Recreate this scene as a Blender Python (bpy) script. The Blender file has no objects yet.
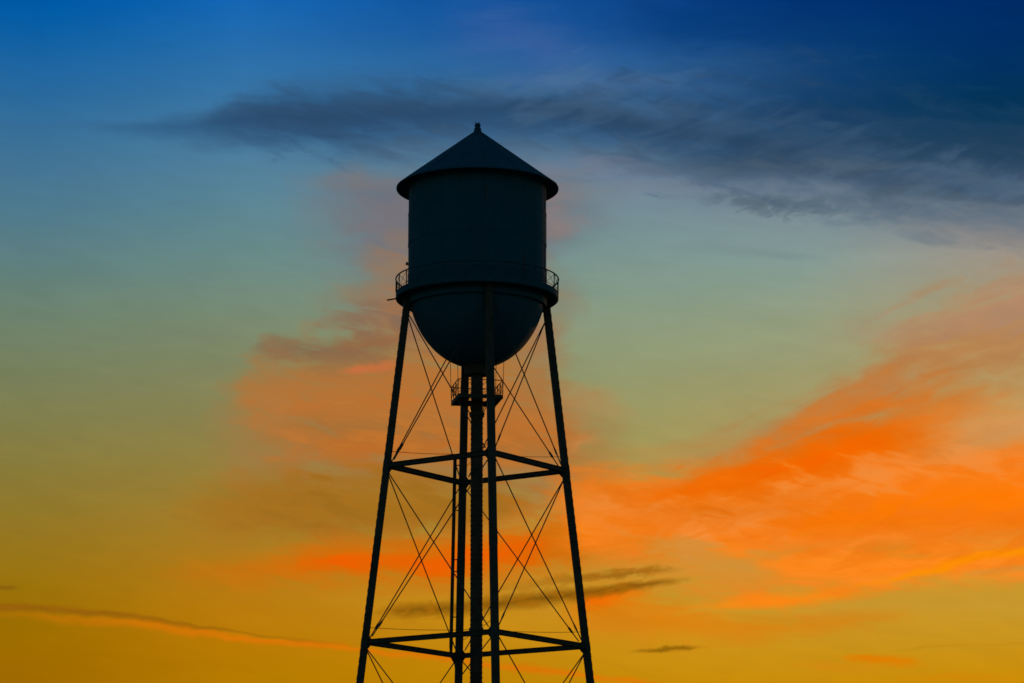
import bpy, bmesh, math, random
from mathutils import Vector, Matrix

random.seed(4)
D = bpy.data
SC = bpy.context.scene
COL = SC.collection
PI = math.pi

# ------------------------------------------------------------------ camera
cam_d = D.cameras.new('camera')
cam = D.objects.new('camera', cam_d)
COL.objects.link(cam)
cam.location = (0.0, -138.673, 1.6)
cam.rotation_euler = (PI / 2 + 0.217536, 0.0, -0.012649)
cam_d.sensor_width = 36.0
cam_d.lens = 36.0 * 2828.418 / 1024.0
cam_d.clip_start = 0.5
cam_d.clip_end = 20000.0
SC.camera = cam

# ------------------------------------------------------------------ view
SC.view_settings.view_transform = 'Standard'
SC.view_settings.look = 'None'
SC.view_settings.exposure = 0.0
SC.view_settings.gamma = 1.0
SC.view_settings.use_curve_mapping = False
SC.cycles.filter_width = 1.6        # the lens is a little soft

# ------------------------------------------------------------------ sun: just above the horizon behind the tower, to the right
SUN_AZ = math.radians(24.0)      # clockwise from +Y
SUN_EL = math.radians(1.5)
sun_d = D.lights.new('sun', 'SUN')
sun_d.energy = 0.2
sun_d.angle = math.radians(0.5)
sun_d.color = (1.0, 0.45, 0.18)
sun = D.objects.new('sun', sun_d)
COL.objects.link(sun)
sdir = Vector((math.sin(SUN_AZ) * math.cos(SUN_EL), math.cos(SUN_AZ) * math.cos(SUN_EL), math.sin(SUN_EL)))
sun.rotation_euler = sdir.to_track_quat('Z', 'Y').to_euler()
sun.location = (60, 140, 60)

# ------------------------------------------------------------------ sky
# Afterglow side of the sky as a function of direction only (azimuth / elevation).
# chart: u = (azimuth + 15 deg) / 30 deg, v = (elevation - 3 deg) / 18 deg
CLEAR_SKY = [
    (0.1941, [(0.1389, (157, 104, 2)), (0.186, (156, 108, 5)), (0.241, (153, 113, 18)), (0.2961, (148, 117, 36)), (0.3402, (141, 120, 50)), (0.3845, (134, 122, 63)), (0.4288, (127, 125, 77)), (0.4731, (120, 127, 90)), (0.5174, (112, 128, 102)), (0.5618, (104, 128, 113)), (0.6061, (94, 126, 127)), (0.6504, (83, 122, 138)), (0.6946, (72, 117, 145)), (0.7498, (58, 110, 151)), (0.8269, (33, 100, 160)), (0.8926, (5, 89, 163))]),
    (0.3367, [(0.1419, (178, 120, 6)), (0.1839, (184, 121, 12)), (0.2227, (186, 122, 20)), (0.2783, (176, 123, 32)), (0.3229, (164, 125, 46)), (0.3787, (150, 128, 62)), (0.4346, (138, 130, 80)), (0.4906, (129, 133, 96)), (0.5466, (121, 137, 112)), (0.5858, (112, 137, 125)), (0.625, (103, 137, 136)), (0.7032, (86, 129, 152)), (0.7701, (68, 120, 160)), (0.8368, (48, 111, 168)), (0.9032, (28, 102, 178))]),
    (0.6126, [(0.143, (198, 137, 16)), (0.1907, (201, 142, 30)), (0.2353, (200, 144, 42)), (0.2799, (196, 146, 54)), (0.3246, (186, 148, 66)), (0.3695, (172, 148, 76)), (0.4144, (160, 150, 90)), (0.4593, (152, 152, 103)), (0.5043, (145, 153, 115)), (0.5492, (138, 154, 127)), (0.5942, (128, 151, 138)), (0.6391, (120, 146, 146)), (0.6896, (114, 136, 150)), (0.74, (92, 118, 144)), (0.7847, (58, 94, 132)), (0.8405, (46, 92, 146)), (0.8738, (28, 78, 142)), (0.9071, (22, 72, 138))]),
    (0.7226, [(0.1417, (201, 139, 18)), (0.1893, (201, 146, 34)), (0.2336, (200, 148, 48)), (0.2781, (202, 148, 56)), (0.3226, (196, 148, 66)), (0.3896, (176, 148, 84)), (0.4567, (162, 150, 100)), (0.5014, (152, 154, 114)), (0.5462, (146, 156, 126)), (0.6134, (130, 154, 148)), (0.6637, (122, 140, 148)), (0.7027, (92, 110, 130)), (0.7362, (48, 78, 106)), (0.7807, (28, 66, 106)), (0.8362, (34, 74, 120)), (0.9026, (10, 54, 116))]),
    (0.8582, [(0.1388, (202, 138, 14)), (0.1859, (200, 147, 34)), (0.2298, (199, 150, 46)), (0.2738, (208, 152, 54)), (0.318, (212, 150, 60)), (0.3622, (208, 148, 70)), (0.4064, (198, 150, 84)), (0.4507, (188, 150, 92)), (0.495, (176, 150, 100)), (0.5394, (168, 146, 108)), (0.5781, (162, 148, 122)), (0.6169, (156, 147, 136)), (0.6446, (132, 134, 138)), (0.6777, (92, 108, 124)), (0.7164, (44, 72, 96)), (0.7825, (12, 54, 88)), (0.8265, (8, 52, 96)), (0.8922, (2, 47, 102))]),
]
CLOUDS = [
    ('violet veil', ((66, 92, 160), (86, 104, 160)), 1.0, 0.0, 's',
     [(0.466, 0.8856, 0.03376, 0.04502, 0), (0.5086, 0.8816, 0.04502, 0.05627, 0.5), (0.5511, 0.8637, 0.04502, 0.05627, 0.4), (0.6005, 0.8408, 0.04502, 0.04502, 0)]),
    ('light break in veil', (72, 106, 152), 1.2, 0, 'f',
     [(0.5016, 0.8214, 0.01125, 0.01576, 0), (0.5439, 0.8147, 0.01576, 0.01576, 0.5), (0.6004, 0.8185, 0.01801, 0.01801, 0.45), (0.6566, 0.8059, 0.01576, 0.01576, 0.35), (0.7124, 0.788, 0.01125, 0.01125, 0)]),
    ('deep veil', (4, 50, 106), 1.0, 0, 'f',
     [(0.5866, 0.8855, 0.03376, 0.03376, 0.0), (0.6431, 0.8775, 0.04502, 0.04502, 0.35), (0.6994, 0.8708, 0.05627, 0.04502, 0.35), (0.7693, 0.8559, 0.06752, 0.05627, 0.35), (0.8386, 0.8508, 0.06752, 0.05627, 0.35), (0.8931, 0.8349, 0.06752, 0.05627, 0.35)]),
    ('dark band', ((46, 84, 122), (56, 92, 128)), 0.6, 0.1, 'f',
     [(0.209, 0.7592, 0.00563, 0.00563, 0), (0.2331, 0.7587, 0.009, 0.01013, 0.3), (0.2642, 0.7574, 0.01125, 0.01576, 0.5), (0.2987, 0.7606, 0.02026, 0.02701, 0.7), (0.3334, 0.7723, 0.03601, 0.04051, 0.95), (0.3752, 0.7797, 0.04277, 0.05402, 1), (0.4173, 0.7799, 0.04727, 0.06527, 0.95), (0.4594, 0.783, 0.04502, 0.06977, 0.9), (0.5016, 0.7857, 0.03826, 0.06752, 0.9), (0.5439, 0.7834, 0.03151, 0.06302, 0.9), (0.5861, 0.7763, 0.02926, 0.06302, 0.9), (0.6282, 0.7665, 0.03376, 0.06527, 0.85), (0.6701, 0.7541, 0.04502, 0.05627, 0.7), (0.7187, 0.7365, 0.03376, 0.03376, 0)]),
    ('band streaks left', (48, 76, 106), 1.2, 0, 'f',
     [(0.2918, 0.7602, 0.00675, 0.00675, 0), (0.3264, 0.7698, 0.01801, 0.02251, 0.25), (0.3682, 0.7783, 0.02251, 0.03151, 0.45), (0.4033, 0.7728, 0.02251, 0.02926, 0.5), (0.4453, 0.7827, 0.01576, 0.02026, 0.55), (0.4875, 0.7856, 0.0135, 0.01801, 0.4), (0.5298, 0.7857, 0.009, 0.01125, 0)]),
    ('band streaks mid', (44, 68, 96), 1.4, 0, 'f',
     [(0.5016, 0.7901, 0.009, 0.009, 0), (0.5439, 0.7901, 0.0135, 0.01576, 0.6), (0.5861, 0.7808, 0.01576, 0.02026, 0.7), (0.6282, 0.7665, 0.01801, 0.02476, 0.65), (0.67, 0.7496, 0.02026, 0.02476, 0.6), (0.7117, 0.7346, 0.02026, 0.02251, 0.65), (0.7533, 0.7326, 0.02026, 0.02251, 0.55), (0.7947, 0.7323, 0.02026, 0.02251, 0.4), (0.8494, 0.7219, 0.01801, 0.02251, 0.3), (0.89, 0.7142, 0.01576, 0.01576, 0.3)]),
    ('band lower edge', ((60, 80, 102), (74, 92, 108)), 1.0, 0.1, 'f',
     [(0.5998, 0.7156, 0.00675, 0.009, 0), (0.6487, 0.7168, 0.01576, 0.01576, 0.55), (0.6836, 0.7178, 0.02026, 0.01801, 0.8), (0.7184, 0.7187, 0.02476, 0.02026, 0.85), (0.7529, 0.7103, 0.02926, 0.02701, 0.9), (0.794, 0.6968, 0.03376, 0.02926, 0.92), (0.835, 0.6875, 0.03826, 0.03151, 0.92), (0.889, 0.6767, 0.04051, 0.03376, 0.92)]),
    ('grey break', ((128, 138, 154), (108, 124, 144)), 1.1, 0, 'f',
     [(0.6137, 0.6974, 0.009, 0.009, 0), (0.6555, 0.6942, 0.01013, 0.01125, 0.45), (0.7042, 0.6947, 0.01013, 0.0135, 0.6), (0.7457, 0.6928, 0.01013, 0.0135, 0.3), (0.7871, 0.6928, 0.009, 0.009, 0)]),
    ('fine ragged wisps', (84, 102, 114), 2.0, 0, 'w',
     [(0.6485, 0.6865, 0.00675, 0.00675, 0), (0.6749, 0.6835, 0.01125, 0.01125, 0.6), (0.7005, 0.677, 0.01463, 0.01463, 0.8), (0.7247, 0.6726, 0.01576, 0.01463, 0.65), (0.7524, 0.6746, 0.01238, 0.01238, 0.5), (0.7867, 0.6705, 0.009, 0.009, 0.25), (0.8208, 0.6618, 0.00675, 0.00675, 0)]),
    ('ragged grey fringe', ((104, 116, 128), (120, 126, 132)), 1.3, 0, 'f',
     [(0.7386, 0.6798, 0.01125, 0.0135, 0), (0.7729, 0.6691, 0.01801, 0.02251, 0.5), (0.8138, 0.6555, 0.02026, 0.02476, 0.65), (0.8477, 0.6489, 0.02251, 0.02476, 0.65), (0.8881, 0.6392, 0.02476, 0.02701, 0.6)]),
    ('smoky dark', ((38, 62, 90), (46, 70, 98)), 2.0, 0, 'm',
     [(0.2987, 0.7617, 0.01576, 0.01801, 0.0), (0.3368, 0.7725, 0.02926, 0.03376, 0.3), (0.3892, 0.7746, 0.03826, 0.04727, 0.38), (0.4453, 0.7827, 0.03826, 0.04502, 0.425), (0.5016, 0.7879, 0.03151, 0.04051, 0.468), (0.558, 0.7833, 0.03151, 0.04051, 0.51), (0.6141, 0.7691, 0.04502, 0.04952, 0.552), (0.67, 0.7519, 0.06302, 0.04952, 0.552), (0.7257, 0.7451, 0.07878, 0.04952, 0.51), (0.781, 0.7354, 0.07878, 0.05177, 0.425), (0.8357, 0.7229, 0.07878, 0.04952, 0.383), (0.89, 0.7142, 0.07878, 0.04952, 0.383)]),
    ('smoky light', ((86, 112, 142), (100, 124, 150)), 2.2, 0, 'n',
     [(0.4593, 0.8075, 0.01801, 0.02026, 0.0), (0.5157, 0.8081, 0.02926, 0.02926, 0.245), (0.5721, 0.8011, 0.03826, 0.04502, 0.245), (0.6283, 0.7844, 0.04502, 0.05627, 0.175), (0.6981, 0.7597, 0.04502, 0.04502, 0.14), (0.767, 0.7229, 0.04502, 0.04502, 0.21), (0.8215, 0.6973, 0.03376, 0.03376, 0.28), (0.8892, 0.6811, 0.02701, 0.02701, 0.35)]),
    ('feathered under edge', ((90, 110, 130), (78, 98, 118)), 2.2, 0, 'm',
     [(0.3965, 0.7435, 0.0135, 0.01801, 0.0), (0.4456, 0.7402, 0.02026, 0.02701, 0.36), (0.5298, 0.741, 0.02251, 0.02926, 0.36), (0.5999, 0.7291, 0.02476, 0.02926, 0.45), (0.6556, 0.7076, 0.01801, 0.02476, 0.54), (0.7111, 0.6944, 0.01801, 0.02476, 0.54), (0.7661, 0.6739, 0.02026, 0.02701, 0.45), (0.8206, 0.6529, 0.02251, 0.02926, 0.45), (0.888, 0.637, 0.02251, 0.02926, 0.36)]),
    ('low grey strand', (118, 140, 140), 1.2, 0, 'f',
     [(0.6133, 0.6324, 0.00563, 0.00563, 0), (0.6688, 0.6265, 0.009, 0.009, 0.4), (0.717, 0.617, 0.00788, 0.00675, 0.5), (0.7582, 0.6096, 0.0045, 0.0045, 0)]),
    ('right wisp grey', (136, 132, 130), 1.5, 0, 'f',
     [(0.7795, 0.6531, 0.01125, 0.01125, 0), (0.8271, 0.6369, 0.01576, 0.01576, 0.55), (0.8877, 0.6238, 0.02026, 0.01801, 0.6)]),
    ('pink under band', ((116, 126, 150), (130, 128, 142)), 1.2, 0, 'f',
     [(0.5017, 0.723, 0.01801, 0.02701, 0.0), (0.5438, 0.7207, 0.02476, 0.03151, 0.55), (0.5928, 0.7135, 0.02476, 0.02701, 0.45), (0.6416, 0.7013, 0.0135, 0.0135, 0.25), (0.6695, 0.696, 0.009, 0.009, 0)]),
    ('haze beside tank', ((104, 114, 126), (122, 114, 116)), 1.0, 0.2, 's',
     [(0.3624, 0.6775, 0.02701, 0.07878, 0), (0.3936, 0.683, 0.03826, 0.10804, 0.4), (0.4214, 0.6882, 0.04502, 0.13055, 0.9), (0.4459, 0.6842, 0.04502, 0.13955, 1), (0.4668, 0.6845, 0.04502, 0.13955, 1), (0.5298, 0.6849, 0.04502, 0.1283, 0.95), (0.5577, 0.6803, 0.04952, 0.09453, 0.7), (0.5822, 0.6789, 0.04277, 0.07203, 0.35), (0.6135, 0.6728, 0.02701, 0.04051, 0)]),
    ('pink puff left', ((134, 118, 122), (110, 112, 122)), 1.0, 0, 's',
     [(0.3972, 0.6696, 0.01576, 0.02251, 0), (0.4195, 0.6702, 0.02926, 0.03826, 0.4), (0.446, 0.6685, 0.03826, 0.04502, 0.6), (0.4739, 0.6711, 0.03376, 0.03376, 0.6), (0.5018, 0.6714, 0.02251, 0.02251, 0)]),
    ('pink puff right', (150, 122, 118), 1.0, 0, 's',
     [(0.5297, 0.668, 0.02251, 0.02251, 0), (0.5493, 0.6668, 0.03151, 0.03826, 0.65), (0.5619, 0.6623, 0.02926, 0.03376, 0.4), (0.5786, 0.6576, 0.02026, 0.02026, 0)]),
    ('brown haze', ((134, 122, 106), (150, 114, 86)), 0.7, 0.1, 'm',
     [(0.3809, 0.566, 0.01576, 0.01576, 0), (0.4049, 0.5756, 0.03376, 0.04051, 0.55), (0.427, 0.5873, 0.04952, 0.06302, 0.9), (0.4533, 0.5945, 0.06302, 0.07203, 1), (0.5297, 0.5837, 0.06302, 0.07203, 0.9), (0.5575, 0.5724, 0.04051, 0.05177, 0.4), (0.5782, 0.5609, 0.02251, 0.02251, 0)]),
    ('column glow', ((178, 112, 68), (160, 110, 76)), 0.8, 0.1, 's',
     [(0.4107, 0.5465, 0.009, 0.009, 0), (0.4272, 0.5536, 0.02476, 0.02926, 0.7), (0.4431, 0.5583, 0.03826, 0.04502, 0.9), (0.4674, 0.5497, 0.05627, 0.05627, 0.9), (0.5435, 0.5274, 0.05627, 0.05627, 0.75), (0.5677, 0.516, 0.04502, 0.04502, 0.0)]),
    ('left cloud body', ((166, 120, 68), (156, 118, 74)), 0.8, 0.55, 'm',
     [(0.3074, 0.418, 0.02251, 0.04051, 0), (0.3277, 0.4299, 0.04952, 0.08553, 0.35), (0.3479, 0.4461, 0.06977, 0.12379, 0.7), (0.3785, 0.4582, 0.08328, 0.1463, 0.92), (0.4059, 0.4633, 0.08553, 0.16881, 0.97), (0.447, 0.4707, 0.10129, 0.18682, 1), (0.5021, 0.4599, 0.10129, 0.18682, 1), (0.5503, 0.4374, 0.08553, 0.1418, 0.9), (0.5777, 0.4091, 0.06302, 0.09003, 0.5), (0.6118, 0.3975, 0.02926, 0.04502, 0)]),
    ('left cloud orange', ((196, 110, 46), (176, 114, 58)), 1.9, 0.1, 'm',
     [(0.3335, 0.4524, 0.01576, 0.02476, 0), (0.3457, 0.455, 0.03601, 0.05852, 0.65), (0.3786, 0.4514, 0.04727, 0.07878, 0.85), (0.4128, 0.4499, 0.05627, 0.08778, 0.95), (0.4471, 0.4594, 0.06302, 0.09453, 0.97), (0.5021, 0.4599, 0.07653, 0.09453, 0.92), (0.5468, 0.4262, 0.06527, 0.07878, 0.8), (0.5776, 0.3979, 0.04502, 0.04502, 0.35), (0.605, 0.392, 0.01801, 0.01801, 0)]),
    ('left brown crest', ((126, 102, 78), (140, 106, 76)), 1.5, 0, 'm',
     [(0.3402, 0.5154, 0.00675, 0.00675, 0), (0.3607, 0.5194, 0.01801, 0.02026, 0.75), (0.3862, 0.5122, 0.02251, 0.02251, 0.9), (0.4089, 0.515, 0.02701, 0.02476, 0.85), (0.433, 0.5222, 0.02926, 0.02926, 0.75), (0.4571, 0.5293, 0.02476, 0.02476, 0)]),
    ('crest rust', ((158, 100, 64), (136, 102, 76)), 1.6, 0, 'm',
     [(0.3958, 0.5203, 0.009, 0.009, 0), (0.4123, 0.5196, 0.02026, 0.01576, 0.75), (0.4364, 0.5245, 0.02476, 0.01801, 0.75), (0.4536, 0.5315, 0.02251, 0.01576, 0.5), (0.4743, 0.5385, 0.01576, 0.01576, 0)]),
    ('crest ember', (208, 110, 64), 1.2, 0, 'f',
     [(0.3988, 0.4912, 0.00338, 0.00338, 0), (0.418, 0.4927, 0.00675, 0.00675, 0.8), (0.4366, 0.4953, 0.00788, 0.00675, 0.6), (0.4538, 0.4978, 0.0045, 0.0045, 0)]),
    ('mid ember', ((208, 102, 32), (194, 108, 40)), 1.3, 0, 'm',
     [(0.3655, 0.3996, 0.009, 0.009, 0), (0.3961, 0.407, 0.01801, 0.02026, 0.6), (0.4268, 0.4075, 0.02476, 0.02476, 0.9), (0.4679, 0.408, 0.02926, 0.02926, 0.85), (0.5296, 0.415, 0.02926, 0.03151, 0.7), (0.5571, 0.4149, 0.02026, 0.02026, 0.35), (0.5811, 0.4147, 0.0135, 0.0135, 0)]),
    ('olive trough', ((160, 106, 30), (168, 110, 34)), 0.9, 0.2, 'm',
     [(0.2884, 0.3371, 0.02926, 0.04502, 0), (0.3221, 0.3392, 0.04502, 0.05627, 0.5), (0.3729, 0.3393, 0.05402, 0.05402, 0.88), (0.4273, 0.338, 0.05627, 0.05177, 0.95), (0.4682, 0.3362, 0.05177, 0.04502, 0.9), (0.5091, 0.3386, 0.04277, 0.03601, 0.7), (0.5433, 0.3476, 0.02251, 0.02251, 0)]),
    ('red lower bank', ((224, 102, 12), (206, 110, 20)), 1.2, 0.1, 'm',
     [(0.2796, 0.2634, 0.01801, 0.01801, 0), (0.3131, 0.2643, 0.02251, 0.02251, 0.3), (0.3534, 0.2675, 0.02701, 0.02701, 0.6), (0.3871, 0.277, 0.03376, 0.02926, 0.92), (0.4277, 0.2776, 0.04051, 0.03151, 0.95), (0.4752, 0.2769, 0.04952, 0.03376, 1), (0.5296, 0.2915, 0.06077, 0.04277, 1), (0.5636, 0.297, 0.05402, 0.04502, 0.95), (0.5909, 0.3025, 0.04051, 0.04051, 0.6), (0.6181, 0.3022, 0.02701, 0.02701, 0)]),
    ('red core', (240, 94, 4), 1.4, 0, 'f',
     [(0.3547, 0.2719, 0.0045, 0.0045, 0), (0.3803, 0.2769, 0.01125, 0.01125, 0.5), (0.4108, 0.2773, 0.0135, 0.01463, 0.9), (0.4413, 0.2799, 0.0135, 0.0135, 0.5), (0.4684, 0.2735, 0.02026, 0.01576, 0.85), (0.5296, 0.2893, 0.02476, 0.02026, 0.7), (0.5568, 0.2937, 0.01576, 0.01576, 0)]),
    ('glow under', ((202, 142, 28), (196, 134, 24)), 0.9, 0.0, 's',
     [(0.4281, 0.2129, 0.01576, 0.02251, 0), (0.4619, 0.2243, 0.02026, 0.03376, 0.5), (0.5296, 0.1978, 0.02701, 0.03376, 0.5), (0.5836, 0.1909, 0.02251, 0.03376, 0.3), (0.624, 0.1795, 0.01125, 0.01125, 0)]),
    ('mauve mottle', ((146, 108, 80), (128, 104, 88)), 2.0, 0, 'm',
     [(0.3776, 0.5457, 0.01125, 0.0135, 0.0), (0.4086, 0.5509, 0.02026, 0.02476, 0.675), (0.4397, 0.547, 0.02476, 0.02926, 0.878), (0.4743, 0.5385, 0.02251, 0.02701, 0.54), (0.502, 0.5387, 0.01125, 0.01125, 0.0)]),
    ('mottle lower', ((152, 110, 60), (190, 116, 52)), 2.2, 0, 'm',
     [(0.338, 0.4167, 0.01576, 0.01801, 0.0), (0.3652, 0.422, 0.02926, 0.03376, 0.6), (0.4061, 0.4318, 0.03376, 0.04051, 0.72), (0.4473, 0.4257, 0.03826, 0.04502, 0.72), (0.5022, 0.4149, 0.03826, 0.04502, 0.72), (0.5468, 0.4037, 0.02926, 0.03376, 0.6), (0.5776, 0.3923, 0.01125, 0.0135, 0.0)]),
    ('mottle olive', ((176, 118, 40), (150, 104, 34)), 2.0, 0, 'm',
     [(0.3122, 0.3222, 0.01576, 0.01801, 0.0), (0.3527, 0.3277, 0.02926, 0.03151, 0.6), (0.4, 0.3465, 0.03826, 0.03826, 0.72), (0.4477, 0.3472, 0.03826, 0.03826, 0.6), (0.516, 0.3364, 0.03376, 0.03376, 0.6), (0.5501, 0.3363, 0.01125, 0.01125, 0.0)]),
    ('upper haze ochre', ((186, 132, 80), (180, 126, 76)), 1.0, 0.1, 'n',
     [(0.5981, 0.3876, 0.01125, 0.01576, 0), (0.646, 0.3959, 0.02476, 0.02476, 0.45), (0.6904, 0.4061, 0.03601, 0.03376, 0.75), (0.7349, 0.4294, 0.04952, 0.04502, 0.95), (0.7693, 0.4594, 0.06077, 0.05627, 1), (0.8038, 0.4913, 0.07203, 0.06752, 1), (0.838, 0.514, 0.07428, 0.07428, 0.9), (0.8853, 0.5265, 0.07428, 0.07428, 0.85)]),
    ('orange bank', ((248, 122, 30), (238, 124, 38)), 0.7, 0.5, 'f',
     [(0.5467, 0.37, 0.02701, 0.04952, 0), (0.5692, 0.3519, 0.04277, 0.07653, 0.8), (0.5979, 0.3427, 0.04502, 0.08553, 0.95), (0.6387, 0.34, 0.04952, 0.09904, 0.97), (0.6795, 0.3414, 0.05627, 0.11704, 1), (0.7203, 0.3494, 0.06527, 0.12604, 1), (0.761, 0.3638, 0.07653, 0.13055, 1), (0.8015, 0.3734, 0.07653, 0.13055, 1), (0.8416, 0.3739, 0.06527, 0.1283, 1), (0.8814, 0.3719, 0.06077, 0.12604, 1)]),
    ('upper haze pink', ((186, 134, 104), (170, 136, 112)), 1.8, 0.05, 'n',
     [(0.7433, 0.5342, 0.01125, 0.01125, 0), (0.7842, 0.5324, 0.02251, 0.02476, 0.4), (0.825, 0.5414, 0.02926, 0.03151, 0.6), (0.8591, 0.5549, 0.03826, 0.04051, 0.75), (0.8861, 0.5597, 0.04502, 0.04502, 0.8)]),
    ('right tan', ((214, 150, 88), (206, 146, 86)), 1.0, 0.1, 'n',
     [(0.7548, 0.3997, 0.01125, 0.0135, 0), (0.7887, 0.4095, 0.02251, 0.02701, 0.6), (0.8225, 0.4169, 0.03151, 0.03601, 0.85), (0.8493, 0.42, 0.03601, 0.04051, 0.95), (0.8827, 0.4227, 0.04051, 0.04502, 0.95)]),
    ('haze by tower', ((188, 134, 84), (170, 140, 90)), 1.4, 0, 'f',
     [(0.5469, 0.4543, 0.02701, 0.02926, 0), (0.5675, 0.4575, 0.03151, 0.03601, 0.6), (0.5881, 0.4529, 0.02476, 0.02476, 0.5), (0.6121, 0.4458, 0.0135, 0.0135, 0)]),
    ('puff by tower', (206, 132, 74), 1.2, 0, 'f',
     [(0.5571, 0.4081, 0.009, 0.009, 0), (0.5694, 0.4103, 0.0135, 0.0135, 0.7), (0.5832, 0.4147, 0.009, 0.009, 0.3), (0.5928, 0.4146, 0.00563, 0.00563, 0)]),
    ('ochre strand', (178, 138, 76), 1.4, 0, 'f',
     [(0.5776, 0.3968, 0.00675, 0.00675, 0), (0.6119, 0.4031, 0.01125, 0.01125, 0.5), (0.6529, 0.4047, 0.01125, 0.01125, 0.5), (0.6939, 0.4127, 0.009, 0.009, 0)]),
    ('red arm halo', ((214, 112, 38), (226, 112, 28)), 0.9, 0.05, 'n',
     [(0.6048, 0.3561, 0.01125, 0.0135, 0), (0.6457, 0.3645, 0.02701, 0.02476, 0.65), (0.6936, 0.3836, 0.04051, 0.03826, 0.9), (0.7346, 0.407, 0.05177, 0.04727, 0.95), (0.7687, 0.4237, 0.05627, 0.05177, 0.9), (0.8028, 0.4401, 0.05177, 0.04952, 0.75), (0.8365, 0.4473, 0.04051, 0.04051, 0.4), (0.8767, 0.4496, 0.02251, 0.02251, 0)]),
    ('red arm', (244, 101, 2), 0.9, 0.1, 'n',
     [(0.5979, 0.3528, 0.00563, 0.00563, 0), (0.6354, 0.3546, 0.01125, 0.0135, 0.75), (0.673, 0.364, 0.01913, 0.02026, 0.95), (0.7071, 0.3788, 0.02701, 0.02926, 1), (0.7412, 0.3957, 0.03376, 0.03826, 1), (0.7684, 0.4036, 0.03376, 0.03601, 0.8), (0.8022, 0.4112, 0.02926, 0.02926, 0.4), (0.8359, 0.4185, 0.02026, 0.02026, 0)]),
    ('red arm tail', ((222, 106, 20), (226, 112, 24)), 1.3, 0, 'f',
     [(0.5536, 0.3655, 0.009, 0.01125, 0), (0.5843, 0.3608, 0.0135, 0.01801, 0.45), (0.6183, 0.338, 0.01576, 0.02026, 0.65), (0.6522, 0.3308, 0.01576, 0.02026, 0.85), (0.6929, 0.33, 0.0135, 0.01801, 0.5), (0.7268, 0.3336, 0.00675, 0.00675, 0)]),
    ('bright orange sheet', ((255, 120, 8), (254, 126, 30)), 0.9, 0.15, 'n',
     [(0.6656, 0.3104, 0.009, 0.01125, 0), (0.7131, 0.3183, 0.02476, 0.02476, 0.75), (0.7537, 0.3283, 0.03826, 0.03601, 0.95), (0.8008, 0.3378, 0.04277, 0.04502, 1), (0.8409, 0.3406, 0.04727, 0.05627, 1), (0.8807, 0.341, 0.04952, 0.05852, 1)]),
    ('light orange seam', (255, 140, 50), 1.4, 0, 'f',
     [(0.6926, 0.3032, 0.009, 0.009, 0), (0.733, 0.2978, 0.01238, 0.01238, 0.6), (0.7801, 0.303, 0.01125, 0.01125, 0.6), (0.8269, 0.308, 0.01013, 0.01013, 0.4), (0.8602, 0.3133, 0.009, 0.009, 0)]),
    ('lower orange', ((254, 130, 28), (255, 138, 40)), 0.8, 0.15, 'f',
     [(0.5466, 0.3027, 0.01125, 0.01576, 0), (0.5773, 0.3093, 0.02701, 0.02926, 0.75), (0.6113, 0.309, 0.02701, 0.02476, 0.7), (0.652, 0.2995, 0.02476, 0.02026, 0.6), (0.6856, 0.281, 0.02251, 0.02476, 0.75), (0.7259, 0.2712, 0.02701, 0.02926, 0.95), (0.7662, 0.2702, 0.02926, 0.02701, 1), (0.8129, 0.2731, 0.02926, 0.02476, 1), (0.879, 0.2728, 0.02701, 0.02476, 0.95)]),
    ('olive window', ((202, 146, 62), (208, 142, 52)), 1.4, 0.1, 'f',
     [(0.6111, 0.2687, 0.0045, 0.0045, 0), (0.6382, 0.2729, 0.0135, 0.01801, 0.6), (0.6639, 0.2703, 0.01801, 0.02026, 0.85), (0.6888, 0.2653, 0.01576, 0.01801, 0.7), (0.7123, 0.2604, 0.00675, 0.009, 0)]),
    ('orange under window', ((255, 136, 26), (250, 130, 26)), 0.9, 0.1, 'f',
     [(0.6311, 0.2261, 0.00675, 0.00788, 0), (0.6648, 0.229, 0.01238, 0.01238, 0.75), (0.7053, 0.2339, 0.01463, 0.0135, 0.95), (0.7456, 0.2419, 0.01238, 0.01125, 0.8), (0.7925, 0.2472, 0.00675, 0.00675, 0)]),
    ('olive tongue', (199, 150, 50), 0.9, 0.1, 'f',
     [(0.7051, 0.2228, 0.00563, 0.00675, 0), (0.7387, 0.2265, 0.009, 0.0135, 0.7), (0.7788, 0.2288, 0.01013, 0.01801, 0.85), (0.8253, 0.2285, 0.01125, 0.02251, 0.9), (0.8779, 0.2267, 0.0135, 0.02701, 0.9)]),
    ('yellow streak', (255, 146, 8), 0.9, 0.0, 's',
     [(0.7524, 0.2495, 0.00225, 0.00225, 0), (0.7793, 0.2576, 0.0045, 0.0045, 0.6), (0.8162, 0.2719, 0.00563, 0.00563, 0.85), (0.8528, 0.2794, 0.00563, 0.00675, 0.85), (0.8793, 0.2827, 0.00675, 0.00675, 0.9)]),
    ('grey dash', (208, 146, 62), 1.0, 0, 'f',
     [(0.8226, 0.2595, 0.00225, 0.00225, 0), (0.8425, 0.261, 0.0045, 0.0045, 0.7), (0.8789, 0.2662, 0.00563, 0.0045, 0.7)]),
    ('orange below', ((228, 120, 16), (214, 128, 26)), 1.3, 0.05, 'f',
     [(0.5499, 0.2222, 0.02026, 0.02026, 0), (0.577, 0.2266, 0.03376, 0.03826, 0.85), (0.6108, 0.2219, 0.03376, 0.04051, 0.85), (0.6445, 0.2126, 0.02701, 0.03376, 0.75), (0.678, 0.2032, 0.02026, 0.02701, 0.65), (0.7183, 0.2048, 0.01576, 0.02026, 0.55), (0.7585, 0.2127, 0.0135, 0.01576, 0.5), (0.8052, 0.2203, 0.01125, 0.01125, 0)]),
    ('red glow beside leg', (246, 104, 8), 1.2, 0, 'f',
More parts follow.
